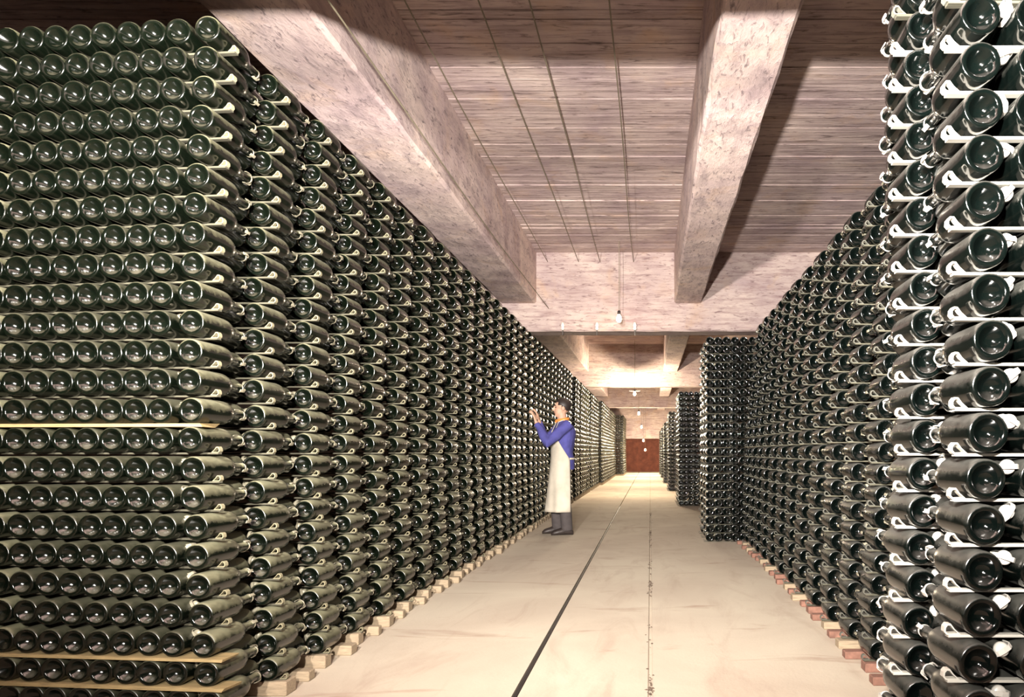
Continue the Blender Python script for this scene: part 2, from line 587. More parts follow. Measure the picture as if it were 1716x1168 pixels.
def clip_arrays():
    """the bent staple that holds the stopper down: a strap over the cap hooked under the neck ring"""
    path = [(-0.0205, 0.283), (-0.0215, 0.300), (-0.0205, 0.314), (-0.014, 0.3215), (0.0, 0.3235), (0.014, 0.3215), (0.0205, 0.314),
            (0.0215, 0.300), (0.0205, 0.283)]
    V, Fc = [], []
    w, t = 0.0055, 0.0026
    n = len(path)
    for i, (x, yv) in enumerate(path):
        a, b_ = path[max(i - 1, 0)], path[min(i + 1, n - 1)]
        tx, ty = b_[0] - a[0], b_[1] - a[1]
        l = math.hypot(tx, ty)
        nx, ny = -ty / l * t, tx / l * t
        V += [(x, yv, -w), (x + nx, yv + ny, -w), (x + nx, yv + ny, w), (x, yv, w)]
    for i in range(n - 1):
        o = i * 4
        for k in range(4):
            Fc.append((o + k, o + (k + 1) % 4, o + 4 + (k + 1) % 4, o + 4 + k))
    Fc.append((0, 1, 2, 3))
    e = (n - 1) * 4
    Fc.append((e + 3, e + 2, e + 1, e))
    return V, Fc


CLIP_V, CLIP_F = clip_arrays()
ME = {}
for side in ('left', 'right'):
    ME['bottle_' + side] = mesh_from('bottle_' + side, BOT_V, BOT_F, M['bottle_' + side], True, M['base_' + side], 32 * 7)
    cm = M['cap'] if side == 'left' else M['cap_right']
    ME['cap_' + side] = mesh_from('cap_' + side, CAP_V, CAP_F, cm)
    ME['clip_' + side] = mesh_from('clip_' + side, CLIP_V, CLIP_F, cm, smooth=False)
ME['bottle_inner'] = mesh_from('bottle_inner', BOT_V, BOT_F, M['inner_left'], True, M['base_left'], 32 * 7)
T_MID = Batch.template(MID_V, MID_F, [2] * (16 * 3) + [0] * (len(MID_F) - 16 * 3))
T_LOW = Batch.template(LOW_V, LOW_F, [2] * 20 + [0] * (len(LOW_F) - 20))
T_CAP = Batch.template(CAPL_V, CAPL_F, 1)
T_CLIP = Batch.template(CLIP_V, CLIP_F, 1, False)
T_CAP_BRIGHT = Batch.template(CAP_V, CAP_F, 3)
T_CLIP_BRIGHT = Batch.template(CLIP_V, CLIP_F, 3, False)


def bottle_matrix(x, y, z, flip=False, tilt=0.0, yaw=0.0, roll=None):
    r = random.uniform(0, 6.28) if roll is None else roll
    m = Matrix.Translation((x, y, z)) @ Matrix.Rotation(yaw + (PI if flip else 0), 4, 'Z') @ Matrix.Rotation(tilt, 4, 'X') @ Matrix.Rotation(r, 4, 'Y')
    return m


def put_bottle(side, mtx, label, group, parts=True):
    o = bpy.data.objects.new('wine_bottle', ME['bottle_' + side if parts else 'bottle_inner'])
    COL.objects.link(o)
    o.matrix_world = mtx
    tag(o, label, 'bottle', group)
    if parts:
        for nm, me in (('bottle_cap', 'cap_'), ('neck_clip', 'clip_')):
            c = bpy.data.objects.new(nm, ME[me + side])
            COL.objects.link(c)
            c.parent = o
    return o


# ------------------------------------------------------------------ laths: a thin strip with a bent stop at the gangway end
LATH_T = 0.0065


def strip_arrays(length, w=0.020, t=LATH_T, sgn=1):
    """strip running inward (sgn along X) from its gangway end at x = -0.062*sgn; top face at z = 0"""
    V, Fc = [], []
    xs = [-0.062, length]
    for x in xs:
        V += [(sgn * x, -w / 2, -t), (sgn * x, w / 2, -t), (sgn * x, w / 2, 0), (sgn * x, -w / 2, 0)]
    Fc += [(0, 1, 2, 3), (7, 6, 5, 4)] + [(k, k + 4, (k + 1) % 4 + 4, (k + 1) % 4) for k in range(4)]
    return V, Fc


def stop_arrays(w=0.018, sgn=1):
    """teardrop loop that keeps the last bottle from rolling off"""
    outer = [(-0.033, 0.000), (-0.050, -0.001), (-0.066, -0.001), (-0.072, 0.006), (-0.071, 0.018), (-0.065, 0.0255), (-0.056, 0.025), (-0.047, 0.0125)]
    cx, cz = -0.0575, 0.0105
    inner = [(cx + (x - cx) * 0.72, cz + (z - cz) * 0.70) for x, z in outer]
    if sgn < 0:
        outer = [(-0.040 + (x + 0.040) * 0.85, z * 0.85) for x, z in outer]
        inner = [(-0.040 + (x + 0.040) * 0.85, z * 0.85) for x, z in inner]
    V, Fc = [], []
    n = len(outer)
    for yv in (-w / 2, w / 2):
        V += [(sgn * x, yv, z) for x, z in outer]
        V += [(sgn * x, yv, z) for x, z in inner]
    for k in range(n):
        k2 = (k + 1) % n
        Fc.append((k, k2, n + k2, n + k))
        Fc.append((2 * n + k2, 2 * n + k, 3 * n + k, 3 * n + k2))
        Fc.append((k, 2 * n + k, 2 * n + k2, k2))
        Fc.append((n + k2, 3 * n + k2, 3 * n + k, n + k))
    return V, Fc


for side, sg in (('left', -1), ('right', 1)):
    lm = M['lath'] if side == 'left' else M['lath_right']
    ME['lath_' + side] = mesh_from('lath_' + side, *strip_arrays(0.42, sgn=sg), lm, False)
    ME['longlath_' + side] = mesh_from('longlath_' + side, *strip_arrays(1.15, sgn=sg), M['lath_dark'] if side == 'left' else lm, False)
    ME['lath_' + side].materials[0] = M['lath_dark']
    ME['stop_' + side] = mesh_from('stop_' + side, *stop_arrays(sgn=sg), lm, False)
T_STRIP = {s: Batch.template(*strip_arrays(0.42, sgn=g), 1, False) for s, g in (('left', -1), ('right', 1))}
T_STOP = {s: Batch.template(*stop_arrays(sgn=g), 0, False) for s, g in (('left', -1), ('right', 1))}


ME['stop_far_right'] = mesh_from('stop_far_right', *stop_arrays(sgn=1), M['lath_long'], False)


def put_lath(side, x, y, z, label, group, long=False, yaw=0.0):
    o = bpy.data.objects.new('wooden_lath', ME[('longlath_' if long else 'lath_') + side])
    COL.objects.link(o)
    o.location = (x, y, z)
    o.rotation_euler = (0, 0, yaw)
    tag(o, label, 'lath', group)
    c = bpy.data.objects.new('end_stop', ME['stop_far_right' if side == 'right' and not long else 'stop_' + side])
    COL.objects.link(c)
    c.parent = o
    return o


stuff = {'left': Batch(), 'right': Batch()}
lath_stuff = {'left': Batch(), 'right': Batch()}


def rest_bottles(side, mats, low=False, caps=True, bright=False):
    stuff[side].add(T_LOW if low else T_MID, mats)
    if caps:
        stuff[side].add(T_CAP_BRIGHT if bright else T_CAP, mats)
        if not low:
            stuff[side].add(T_CLIP_BRIGHT if bright else T_CLIP, mats)


# ------------------------------------------------------------------ left stacks
ROWS = 24
PITCH_Z = 0.1055
PITCH_Y = 0.39
Z0 = 0.114
D1 = 2.53
R_B = 0.0464


def left_edge(k):
    """the near stack leans back a little half way up"""
    return -1.590 - 0.065 * math.sin(PI * k / (ROWS - 1))


def jit(a):
    return random.uniform(-a, a)


def row_z(k):
    return Z0 + PITCH_Z * k


SKEW = 0.085
col_x = [0.0, 0.118] + [0.118 + 0.0952 * i for i in range(1, 21)]
mats_more, mats_rev = [], []
planks = {10: 'wooden plank under the row level with the splintered end', 2: '', 1: ''}
for k in range(ROWS):
    rt = ROWS - k
    z = row_z(k)
    for c, cx in enumerate(col_x):
        x = left_edge(k) - cx + jit(0.0006) + (0.0 if c == 0 else jit(0.001))
        y = D1 + SKEW * cx + jit(0.006)
        m = bottle_matrix(x, y, z + jit(0.001), yaw=jit(0.006), tilt=jit(0.004))
        if c <= 7:
            if c == 0:
                lab = 'dusty green bottle on the front corner of left stack, %s row from top' % ORD[rt]
            else:
                lab = 'green bottle base, %s in from the corner, %s row down, left stack end' % (ORD[c + 1], ORD[rt])
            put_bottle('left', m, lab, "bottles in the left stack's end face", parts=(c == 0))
        else:
            mats_more.append(m)
rest_bottles('left', mats_more, caps=False)

# gangway side of the left stack: nearest courses one by one, the rest together
LEFT_SINGLE = 3
breaks = [(2.53, 14.35), (14.62, 18.3), (18.55, 21.3), (21.55, 29.7), (30.0, 33.8)]
layers = []
for (a, b_), off in zip(breaks, (0, 0, 0, 0.08, 0.40)):
    n = int((b_ - a) / PITCH_Y + 0.3)
    for i in range(n):
        layers.append((a + i * PITCH_Y, len(layers), off))
A_mid, A_low, B_mid, B_low, C_low = [], [], [], [], []
for y0, li, xoff in layers:
    dep = y0
    dx_l = jit(0.010) if li > 0 else 0
    for k in range(ROWS):
        z = row_z(k) + (jit(0.0015) if li else 0)
        amt = max(0.0, 1 - (dep - D1) / 6.0)
        x = -1.590 - 0.065 * math.sin(PI * k / (ROWS - 1)) * (0.35 + 0.65 * amt) + dx_l + xoff + jit(0.005)
        # a bottle lying the other way, its neck between the bases
        zb = z + 0.006
        mB = bottle_matrix(x - 0.076, y0 + 0.386 + jit(0.002), zb - 0.004, flip=True, tilt=0.060, yaw=jit(0.02))
        if li == 0:
            pass
        else:
            m = bottle_matrix(x, y0 + jit(0.010), z, yaw=jit(0.03), tilt=jit(0.006))
            if li <= LEFT_SINGLE:
                put_bottle('left', m, 'dusty green bottle on gangway side of left stack, course %s from corner, %s row down' % (
                    ['', 'two', 'three', 'four', 'five'][li], ORD[ROWS - k]), "bottles on the left stack's gangway side")
            elif dep < 9.5:
                A_mid.append(m)
            else:
                A_low.append(m)
        if li == 0:
            B_mid.append(mB)
        else:
            (B_mid if dep < 8 else B_low).append(mB)
            if dep < 9.5:
                C_low.append(bottle_matrix(x - 0.152, y0 + 0.01, z))
rest_bottles('left', A_mid)
rest_bottles('left', A_low, low=True)
rest_bottles('left', B_mid)
rest_bottles('left', B_low, low=True)
rest_bottles('left', C_low, low=True, caps=False)
# end faces of the farther left blocks
extra = []
for (a, b_), off in zip(breaks[1:], (0, 0, 0.08, 0.40)):
    for k in range(ROWS):
        for c in range(1, 6):
            extra.append(bottle_matrix(-1.60 + off - 0.096 * c, a - 0.01, row_z(k)))
rest_bottles('left', extra, low=True, caps=False)

# left laths
LATH_SINGLE = 5
sm_l = []
yaw_l = -math.atan(SKEW)
for k in range(ROWS):
    zt = row_z(k) - R_B
    if k in (1, 2, 10):
        continue
    put_lath('left', left_edge(k), D1 + 0.075, zt, 'pale lath across the left stack end, under the %s bottle row from top' % ORD[ROWS - k],
             "laths across the left stack's end", long=True, yaw=yaw_l)
for y0, li, xoff in layers:
    if li == 0:
        continue
    amt = max(0.0, 1 - (y0 - D1) / 6.0)
    for k in range(ROWS):
        x = -1.590 - 0.065 * math.sin(PI * k / (ROWS - 1)) * (0.35 + 0.65 * amt) + xoff + jit(0.006)
        zt = row_z(k) - R_B - 0.0025
        yy = y0 + 0.045 + jit(0.006)
        if li <= LATH_SINGLE:
            put_lath('left', x, yy, zt, 'lath end under course %s from left corner, %s bottle row down, gangway side' % (
                ['', 'two', 'three', 'four', 'five', 'six'][li], ORD[ROWS - k]), "lath ends on the left stack's gangway side", yaw=jit(0.03))
        else:
            sm_l.append(Matrix.Translation((x, yy, zt)))
lath_stuff['left'].add(T_STRIP['left'], sm_l)
lath_stuff['left'].add(T_STOP['left'], sm_l)

# the three thicker boards in the end face
for k, lab, x_out in ((10, 'weathered board with a splintered end, middle of the left stack end', 0.045),
                      (2, 'yellow board with scalloped shadow below the third-lowest row, left stack', 0.075),
                      (1, 'lowest yellow board near the foot of the left stack end', 0.075)):
    bm = bmesh.new()
    zt = row_z(k) - R_B
    vs = add_box(bm, -1.15, x_out, -0.012, 0.075, -0.0120, -0.0004)
    for v in vs:
        if v.co.x > 0:
            v.co.x += jit(0.012)
            v.co.z += jit(0.002)
    o = bm_obj('wooden_board', bm, M['plank'])
    o.location = (left_edge(k), D1 + 0.004, zt)
    o.rotation_euler = (0, 0, yaw_l)
    tag(o, lab, 'board', 'boards in the left stack end')

# wooden blocks and bricks under the left stack
z_b = row_z(0) - R_B - LATH_T


def foot_block(side, y0, w, depth_in, x_edge, mat, label, name, h):
    sg = -1 if side == 'left' else 1
    bm = bmesh.new()
    xo, xi = x_edge, x_edge + sg * depth_in
    add_box(bm, min(xo, xi), max(xo, xi), y0, y0 + w, 0, h)
    bmesh.ops.bevel(bm, geom=list(bm.edges), offset=0.004, segments=1, affect='EDGES')
    o = bm_obj(name, bm, mat)
    o.rotation_euler = (0, 0, 0)
    return tag(o, label, 'brick' if name == 'brick' else 'block', 'feet under the %s stack' % side)


blk = Batch()
bxv = [(0, 0, 0), (1, 0, 0), (1, 1, 0), (0, 1, 0), (0, 0, 1), (1, 0, 1), (1, 1, 1), (0, 1, 1)]
bxf = [(0, 3, 2, 1), (4, 5, 6, 7), (0, 1, 5, 4), (1, 2, 6, 5), (2, 3, 7, 6), (3, 0, 4, 7)]
bx_t = Batch.template(bxv, bxf, 0, False)
far_feet = []
for y0, li, xoff in layers:
    if li < 18:
        red = li == 0
        foot_block('left', y0 + 0.005 + jit(0.01), 0.075 + jit(0.012), 0.5, -1.555 + 0.03 + jit(0.015), M['brick'] if red else M['block'],
                   ('red brick under the front corner of the left stack' if red else
                    'upright wood block under left stack, %s back from the corner' % ORD[li]), 'brick' if red else 'wood_block', z_b)
        foot_block('left', y0 + 0.205 + jit(0.01), 0.060 + jit(0.012), 0.5, -1.555 + 0.055 + jit(0.02), M['block'],
                   'low wood block jutting from under left stack, %s pair from the corner' % ORD[li + 1], 'wood_block', z_b - 0.012 + jit(0.006))
    else:
        for q in (0.005, 0.20):
            far_feet.append(Matrix.Translation((-2.0 + xoff, y0 + q, 0)) @ Matrix.Diagonal((0.46, 0.07, z_b, 1)))
blk.add(bx_t, far_feet)
tag(blk.build('wood_blocks', [M['block']]), 'wood blocks under the far part of the left stacks', 'block', kind='stuff')

# ------------------------------------------------------------------ right stacks
# near stack: two courses of bottles beside the camera
NR_X, NR_Y = 0.764, 1.60
NR_ROWS = 23
near_extra, near_laths = [], []
for k in range(NR_ROWS):
    z = row_z(k)
    rt = NR_ROWS - k
    seen = (3 <= k <= 18, 3 <= k <= 20)
    for li in range(2):
        y0 = NR_Y + li * PITCH_Y
        xe = NR_X + li * 0.008 - 0.010 * math.sin(k * 0.45)
        for c in range(4):
            x = xe + 0.124 * c + jit(0.005)
            m = bottle_matrix(x, y0 + jit(0.008), z, yaw=jit(0.03), tilt=jit(0.015))
            if c == 0 and seen[li]:
                put_bottle('right', m, "dark glossy bottle, %s corner of nearest right stack, %s up from photo's bottom" % (
                    'front' if li == 0 else 'rear', ORD[k - 2]), 'bottles of the nearest right stack')
            else:
                near_extra.append(m)
        for c in range(3):
            m = bottle_matrix(xe + 0.062 + 0.124 * c, y0 + 0.342 + jit(0.01), z + 0.001, flip=True, tilt=0.085, yaw=jit(0.02))
            near_extra.append(m)
        zt = z - R_B - 0.001
        if seen[li]:
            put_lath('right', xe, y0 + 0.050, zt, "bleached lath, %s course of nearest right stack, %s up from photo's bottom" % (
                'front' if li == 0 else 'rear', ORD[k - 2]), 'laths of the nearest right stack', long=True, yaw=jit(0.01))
        else:
            near_laths.append(Matrix.Translation((xe, y0 + 0.050, zt)))
rest_bottles('right', near_extra, bright=True)

# long right stack
RM_ROWS, RM_PZ, RM_Z0 = 23, 0.1022, 0.100
RM_Y0 = 2.85
RM_N = 13
r_mid, r_rev, r_low, rl = [], [], [], near_laths
for li in range(RM_N):
    y0 = RM_Y0 + li * PITCH_Y
    for k in range(RM_ROWS):
        z = RM_Z0 + RM_PZ * k + jit(0.002)
        x = 1.055 + 0.14 * k / (RM_ROWS - 1) - 0.03 * math.sin(PI * k / (RM_ROWS - 1)) + jit(0.007)
        m = bottle_matrix(x, y0 + jit(0.012), z, yaw=jit(0.035), tilt=jit(0.02))
        r_mid.append(m)
        r_rev.append(bottle_matrix(x + 0.076, y0 + 0.386, z + 0.002, flip=True, tilt=0.06, yaw=jit(0.02)))
        r_low.append(bottle_matrix(x + 0.152, y0 + 0.01, z))
        zt = z - R_B - 0.001
        if 1 <= li <= 4:
            put_lath('right', x, y0 + 0.045, zt, 'lath in long right stack, %s course along, %s row above the floor' % (ORD[li + 1], ORD[k + 1]),
                     'laths of the long right stack', yaw=jit(0.03))
        else:
            rl.append(Matrix.Translation((x, y0 + 0.045, zt)))
rest_bottles('right', r_mid)
rest_bottles('right', r_rev)
rest_bottles('right', r_low, low=True, caps=False)

# the stacks that jut out farther down on the right
for (xe, ya, rows, pz, zb, cols, nl) in ((0.673, 7.97, 24, 0.0968, 0.052, 6, 3), (0.57, 13.2, 22, 0.0975, 0.06, 7, 4), (0.51, 18.2, 21, 0.098, 0.06, 7, 4),
                                         (0.48, 22.7, 20, 0.098, 0.06, 7, 4), (0.47, 27.5, 20, 0.098, 0.06, 7, 4), (0.46, 31.5, 20, 0.098, 0.06, 7, 4)):
    lo, hi, rv = [], [], []
    for li in range(nl):
        for k in range(rows):
            z = zb + pz * k
            for c in range(cols):
                if li > 1 and c > 1:
                    continue
                m = bottle_matrix(xe + 0.096 * c + jit(0.005), ya + li * PITCH_Y + jit(0.008), z + jit(0.002))
                (hi if ya < 10 else lo).append(m)
            rv.append(bottle_matrix(xe + 0.066, ya + li * PITCH_Y + 0.345, z + 0.004, flip=True, tilt=0.05))
            ml = Matrix.Translation((xe, ya + li * PITCH_Y + 0.03, z - R_B - 0.001))
            rl.append(ml)
            if li == 0:
                rl.append(Matrix.Translation((xe + 0.30, ya + 0.03, z - R_B - 0.0012)))
    if hi:
        rest_bottles('right', hi)
    if lo:
        rest_bottles('right', lo, low=True)
    rest_bottles('right', rv, low=ya > 10)
lath_stuff['right'].add(T_STRIP['right'], rl)
lath_stuff['right'].add(T_STOP['right'], rl)

tag(stuff['left'].build('wine_bottles', [M['bottle_left'], M['cap'], M['base_left']]), 'mass of dusty green bottles filling the rest of the left stacks', 'bottles', kind='stuff')
tag(stuff['right'].build('wine_bottles', [M['bottle_right'], M['cap'], M['base_right'], M['cap_right']]), 'mass of dark bottles filling the rest of the right stacks', 'bottles', kind='stuff')
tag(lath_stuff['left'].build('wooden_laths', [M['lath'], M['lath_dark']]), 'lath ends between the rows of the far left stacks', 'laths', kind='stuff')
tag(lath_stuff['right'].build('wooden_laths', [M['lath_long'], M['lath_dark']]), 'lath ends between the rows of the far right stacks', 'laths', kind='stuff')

# feet under the long right stack and the nearest right stack
zr = RM_Z0 - R_B - LATH_T - 0.004
for li in range(RM_N):
    y0 = RM_Y0 + li * PITCH_Y
    foot_block('right', y0 + 0.01 + jit(0.01), 0.075, 0.5, 0.985 + jit(0.015), M['brick'] if li % 3 == 1 else M['block'],
               '%s under the long right stack, %s along the gangway' % ('red brick' if li % 3 == 1 else 'pale wood block', ORD[li + 1]),
               'brick' if li % 3 == 1 else 'wood_block', zr)
    foot_block('right', y0 + 0.215 + jit(0.01), 0.06, 0.5, 0.975 + jit(0.02), M['brick'],
               'low red brick jutting from under long right stack, %s along' % ORD[li + 1], 'brick', zr - 0.006)
for li in range(2):
    foot_block('right', NR_Y + li * PITCH_Y + 0.02, 0.08, 0.55, NR_X - 0.03, M['block'],
               'wood block under the %s course of the nearest right stack' % ('front' if li == 0 else 'rear'), 'wood_block', z_b)

# ------------------------------------------------------------------ cables along the ceiling, insulators, lamps
for i, (xz, zr_, lab) in enumerate(((-0.712, 1.93, 'thin cable along the lower edge of the left beam'),
                                    (-0.540, 2.56, 'ceiling cable closest to the side of the left beam'),
                                    (-0.376, 2.56, 'ceiling cable, second from the left beam'),
                                    (-0.264, 2.56, 'ceiling cable, third from the left beam'),
                                    (-0.090, 2.56, 'ceiling cable closest to the right beam'))):
    x = xz * zr_
    bm = bmesh.new()
    pts, n = [], 24
    for q in range(n + 1):
        t = q / n
        yy = 2.36 + (9.49 - 2.36) * t
        sag = -0.035 * (1 - (2 * t - 1) ** 2)
        pts.append((x + 0.006 * math.sin(t * 9 + i), yy, CAM_H + zr_ + sag))
    add_tube(bm, pts, 0.0048, 6)
    tag(bm_obj('ceiling_cable', bm, M['wire'], smooth=True), lab, 'cable', 'cables strung under the ceiling')


def lathe_z(profile, segs=20):
    """profile of (r, z) about Z"""
    V, Fc = lathe_arrays([(r, z) for r, z in profile], segs)
    return [(x, zz, y) for x, y, zz in V], Fc


for x, lab in ((-1.18, 'white porcelain insulator on the cross beam, farthest from the bulb'),
               (-0.72, 'white porcelain insulator on the cross beam, left of the bulb'),
               (-0.21, 'white porcelain insulator on the cross beam, right of the bulb')):
    V, Fc = lathe_z([(0, -0.05), (0.018, -0.05), (0.026, -0.03), (0.018, -0.01), (0.026, 0.01), (0.020, 0.03), (0.014, 0.05), (0, 0.055)], 14)
    o = link_mesh('insulator', mesh_from('insulator', V, Fc, M['porcelain']))
    o.location = (x, 9.47, Z_CROSS + 0.06)
    tag(o, lab, 'insulator', 'insulators on the cross beam')
    bm = bmesh.new()
    add_box(bm, -0.006, 0.006, 0.0, 0.035, -0.115, 0.0)
    bm_obj('bracket', bm, M['dark_metal'], o)


def hanging_bulb(x, y, z, z_top, power, label, shade=False):
    root = bpy.data.objects.new('hanging_lamp', None)
    COL.objects.link(root)
    root.location = (x, y, z)
    tag(root, label, 'lamp', 'bulbs hanging down the gallery')
    V, Fc = lathe_z([(0, -0.055), (0.018, -0.050), (0.031, -0.032), (0.034, -0.012), (0.028, 0.012), (0.017, 0.034), (0.014, 0.046)], 18)
    link_mesh('bulb', mesh_from('bulb', V, Fc, M['bulb']), None, root)
    V, Fc = lathe_z([(0.014, 0.044), (0.019, 0.046), (0.020, 0.085), (0.010, 0.095), (0, 0.096)], 14)
    link_mesh('socket', mesh_from('socket', V, Fc, M['dark_metal']), None, root)
    bm = bmesh.new()
    add_tube(bm, [(0, 0, 0.09), (0.003, 0, (z_top - z) * 0.5), (0, 0, z_top - z)], 0.004, 6)
    bm_obj('cord', bm, M['wire'], root)
    if shade:
        V, Fc = lathe_z([(0.022, 0.095), (0.05, 0.09), (0.13, 0.062), (0.135, 0.055), (0.128, 0.056), (0.05, 0.080), (0.020, 0.085)], 24)
        link_mesh('lamp_shade', mesh_from('lamp_shade', V, Fc, M['dark_metal']), None, root)
    l = point_lamp('bulb_light', (0, 0, -0.075), power, (1.0, 0.82, 0.58), 0.03)
    l.parent = root
    return root


hanging_bulb(-0.40, 8.95, CAM_H + 1.70, Z_CEIL, 12, 'bare glowing bulb in front of the nearest cross beam')
hanging_bulb(-0.38, 16.9, CAM_H + 1.40, Z_CEIL, 420, 'bulb under a black shade at the second cross beam', True)
hanging_bulb(-0.36, 21.8, CAM_H + 1.20, Z_CEIL, 480, 'bare bulb hanging in the third bay')
hanging_bulb(-0.34, 26.7, CAM_H + 0.95, Z_CEIL, 480, 'bare bulb just past the third cross beam')
hanging_bulb(-0.30, 30.2, CAM_H + 0.50, Z_CEIL, 420, 'low bare bulb in the farthest bay')
hanging_bulb(-0.24, 33.0, CAM_H + 0.10, Z_CEIL, 260, 'lowest bulb, glowing against the brown end wall')

# ------------------------------------------------------------------ the cellarman
def ellipsoid(bm, c, ax, u=16, v=10):
    """ax: three Vectors, the half axes"""
    c = Vector(c)
    top = bm.verts.new(c + ax[2])
    bot = bm.verts.new(c - ax[2])
    rings = []
    for i in range(1, v):
        t = PI * i / v
        rings.append([bm.verts.new(c + ax[2] * math.cos(t) + (ax[0] * math.cos(2 * PI * j / u) + ax[1] * math.sin(2 * PI * j / u)) * math.sin(t))
                      for j in range(u)])
    for j in range(u):
        j2 = (j + 1) % u
        bm.faces.new((top, rings[0][j], rings[0][j2]))
        bm.faces.new((bot, rings[-1][j2], rings[-1][j]))
        for a, b_ in zip(rings, rings[1:]):
            bm.faces.new((a[j], b_[j], b_[j2], a[j2]))


FX, FY = -0.955, -0.296           # the way he faces: to the left stack and a little to the camera
FW = Vector((FX, FY, 0))
LF = Vector((-FY, FX, 0))          # his left, the side towards the camera
UP = Vector((0, 0, 1))
P_ROOT = Vector((-1.085, 8.72, 0))


def P(f, l, z):
    return FW * f + LF * l + UP * z


def loft(bm, secs, segs=20):
    """secs: (f, l, z, half width along LF, half depth along FW)"""
    rings = []
    for f, l, z, w, d in secs:
        rings.append([bm.verts.new(P(f, l, z) + LF * w * math.cos(2 * PI * k / segs) + FW * d * math.sin(2 * PI * k / segs)) for k in range(segs)])
    for a, b_ in zip(rings, rings[1:]):
        for k in range(segs):
            bm.faces.new((a[k], a[(k + 1) % segs], b_[(k + 1) % segs], b_[k]))
    bm.faces.new(rings[0][::-1])
    bm.faces.new(rings[-1])


def remeshed(o, voxel, smooth_it=4):
    r = o.modifiers.new('remesh', 'REMESH')
    r.mode = 'VOXEL'
    r.voxel_size = voxel
    r.use_smooth_shade = True
    s = o.modifiers.new('smooth', 'SMOOTH')
    s.factor = 0.5
    s.iterations = smooth_it
    return o


SH_L, EL_L, WR_L = Vector((0.075, -0.185, 1.335)), Vector((-0.150, -0.285, 1.130)), Vector((-0.300, -0.190, 1.375))
SH_R, EL_R, WR_R = Vector((-0.055, 0.175, 1.335)), Vector((-0.240, 0.190, 1.150)), Vector((-0.300, 0.020, 1.400))
TORSO = [(0.00, 0, 0.80, 0.165, 0.115), (-0.005, 0, 0.90, 0.165, 0.115), (0.0, 0, 1.00, 0.160, 0.112), (-0.005, 0, 1.10, 0.168, 0.118),
         (-0.015, 0, 1.20, 0.182, 0.125), (-0.02, 0, 1.29, 0.190, 0.118), (-0.015, 0, 1.345, 0.165, 0.095), (0.0, 0, 1.385, 0.09, 0.07), (0.005, 0, 1.41, 0.062, 0.062)]
LEGS = {1: [(0.0, 0.085, 0.86), (0.01, 0.09, 0.66), (0.005, 0.092, 0.47), (-0.02, 0.094, 0.28), (-0.035, 0.095, 0.09)],
        -1: [(0.0, -0.085, 0.86), (0.05, -0.09, 0.66), (0.075, -0.092, 0.47), (0.06, -0.094, 0.28), (0.045, -0.095, 0.09)]}


def add_hand(bm, wrist, d, n, mirror):
    """palm, four fingers of unequal length curling along n, thumb leaving the side of the palm"""
    d = d.normalized()
    n = (n - d * n.dot(d)).normalized()
    s = d.cross(n).normalized() * mirror              # towards the thumb
    add_tube(bm, [wrist - d * 0.02, wrist + d * 0.02, wrist + d * 0.055, wrist + d * 0.090],
             [(0.024, 0.020), (0.033, 0.017), (0.040, 0.016), (0.039, 0.014)], 12, up=n)
    for off, ln, dl in ((0.031, 0.070, 0.088), (0.011, 0.080, 0.092), (-0.010, 0.074, 0.090), (-0.030, 0.058, 0.084)):
        b0 = wrist + d * dl + s * off
        sp = s * off * 0.28
        add_tube(bm, [b0 - d * 0.012, b0 + d * ln * 0.42 + n * 0.006 + sp, b0 + d * ln * 0.74 + n * 0.022 + sp * 1.5, b0 + d * ln * 0.92 + n * 0.042 + sp * 1.7],
                 [0.0100, 0.0095, 0.0088, 0.0072], 8, up=n)
    t0 = wrist + d * 0.025 + s * 0.028
    add_tube(bm, [t0, t0 + s * 0.026 + d * 0.022 + n * 0.008, t0 + s * 0.036 + d * 0.050 + n * 0.020, t0 + s * 0.036 + d * 0.072 + n * 0.030],
             [0.0130, 0.0120, 0.0105, 0.0080], 8, up=n)


HF = Vector((-0.985, -0.172, 0)).normalized()
HL = Vector((0.172, -0.985, 0)).normalized()
HC = P(0.012, 0, 0)


def H(f, l, z):
    return HC + HF * f + HL * l + UP * z


bm = bmesh.new()
loft(bm, TORSO)
add_tube(bm, [P(0.0, 0, 1.36), H(-0.005, 0, 1.42), H(0.005, 0, 1.50)], [0.064, 0.056, 0.056], 14)
ellipsoid(bm, H(-0.012, 0, 1.585), (HF * 0.098, HL * 0.076, UP * 0.090))
ellipsoid(bm, H(0.030, 0, 1.520), (HF * 0.062, HL * 0.060, UP * 0.080))
ellipsoid(bm, H(0.062, 0, 1.470), (HF * 0.026, HL * 0.028, UP * 0.024), 12, 8)
ellipsoid(bm, H(0.072, 0, 1.600), (HF * 0.018, HL * 0.052, UP * 0.016), 12, 8)
add_tube(bm, [H(0.082, 0, 1.590), H(0.098, 0, 1.560), H(0.112, 0, 1.538), H(0.088, 0, 1.528)], [0.010, 0.012, 0.015, 0.012], 10)
ellipsoid(bm, H(0.080, 0, 1.506), (HF * 0.014, HL * 0.026, UP * 0.010), 12, 8)
for s in (1, -1):
    ellipsoid(bm, H(-0.012, s * 0.078, 1.552), (HF * 0.018, HL * 0.010, UP * 0.032), 12, 8)
    add_tube(bm, [P(*q) for q in LEGS[s]], [0.085, 0.072, 0.055, 0.052, 0.040], 12, up=FW)
    f0 = LEGS[s][-1]
    add_tube(bm, [P(f0[0] - 0.04, f0[1], 0.045), P(f0[0] + 0.06, f0[1], 0.045), P(f0[0] + 0.14, f0[1], 0.035)], [0.030, 0.034, 0.022], 10)
for sh, el, wr in ((SH_L, EL_L, WR_L), (SH_R, EL_R, WR_R)):
    add_tube(bm, [sh, sh.lerp(el, 0.5), el, el.lerp(wr, 0.35), wr], [0.050, 0.045, 0.038, 0.038, 0.025], 12, up=LF)
add_hand(bm, WR_L, Vector((-0.30, 0.10, 1.0)), Vector((-1, 0.1, -0.2)), -1)
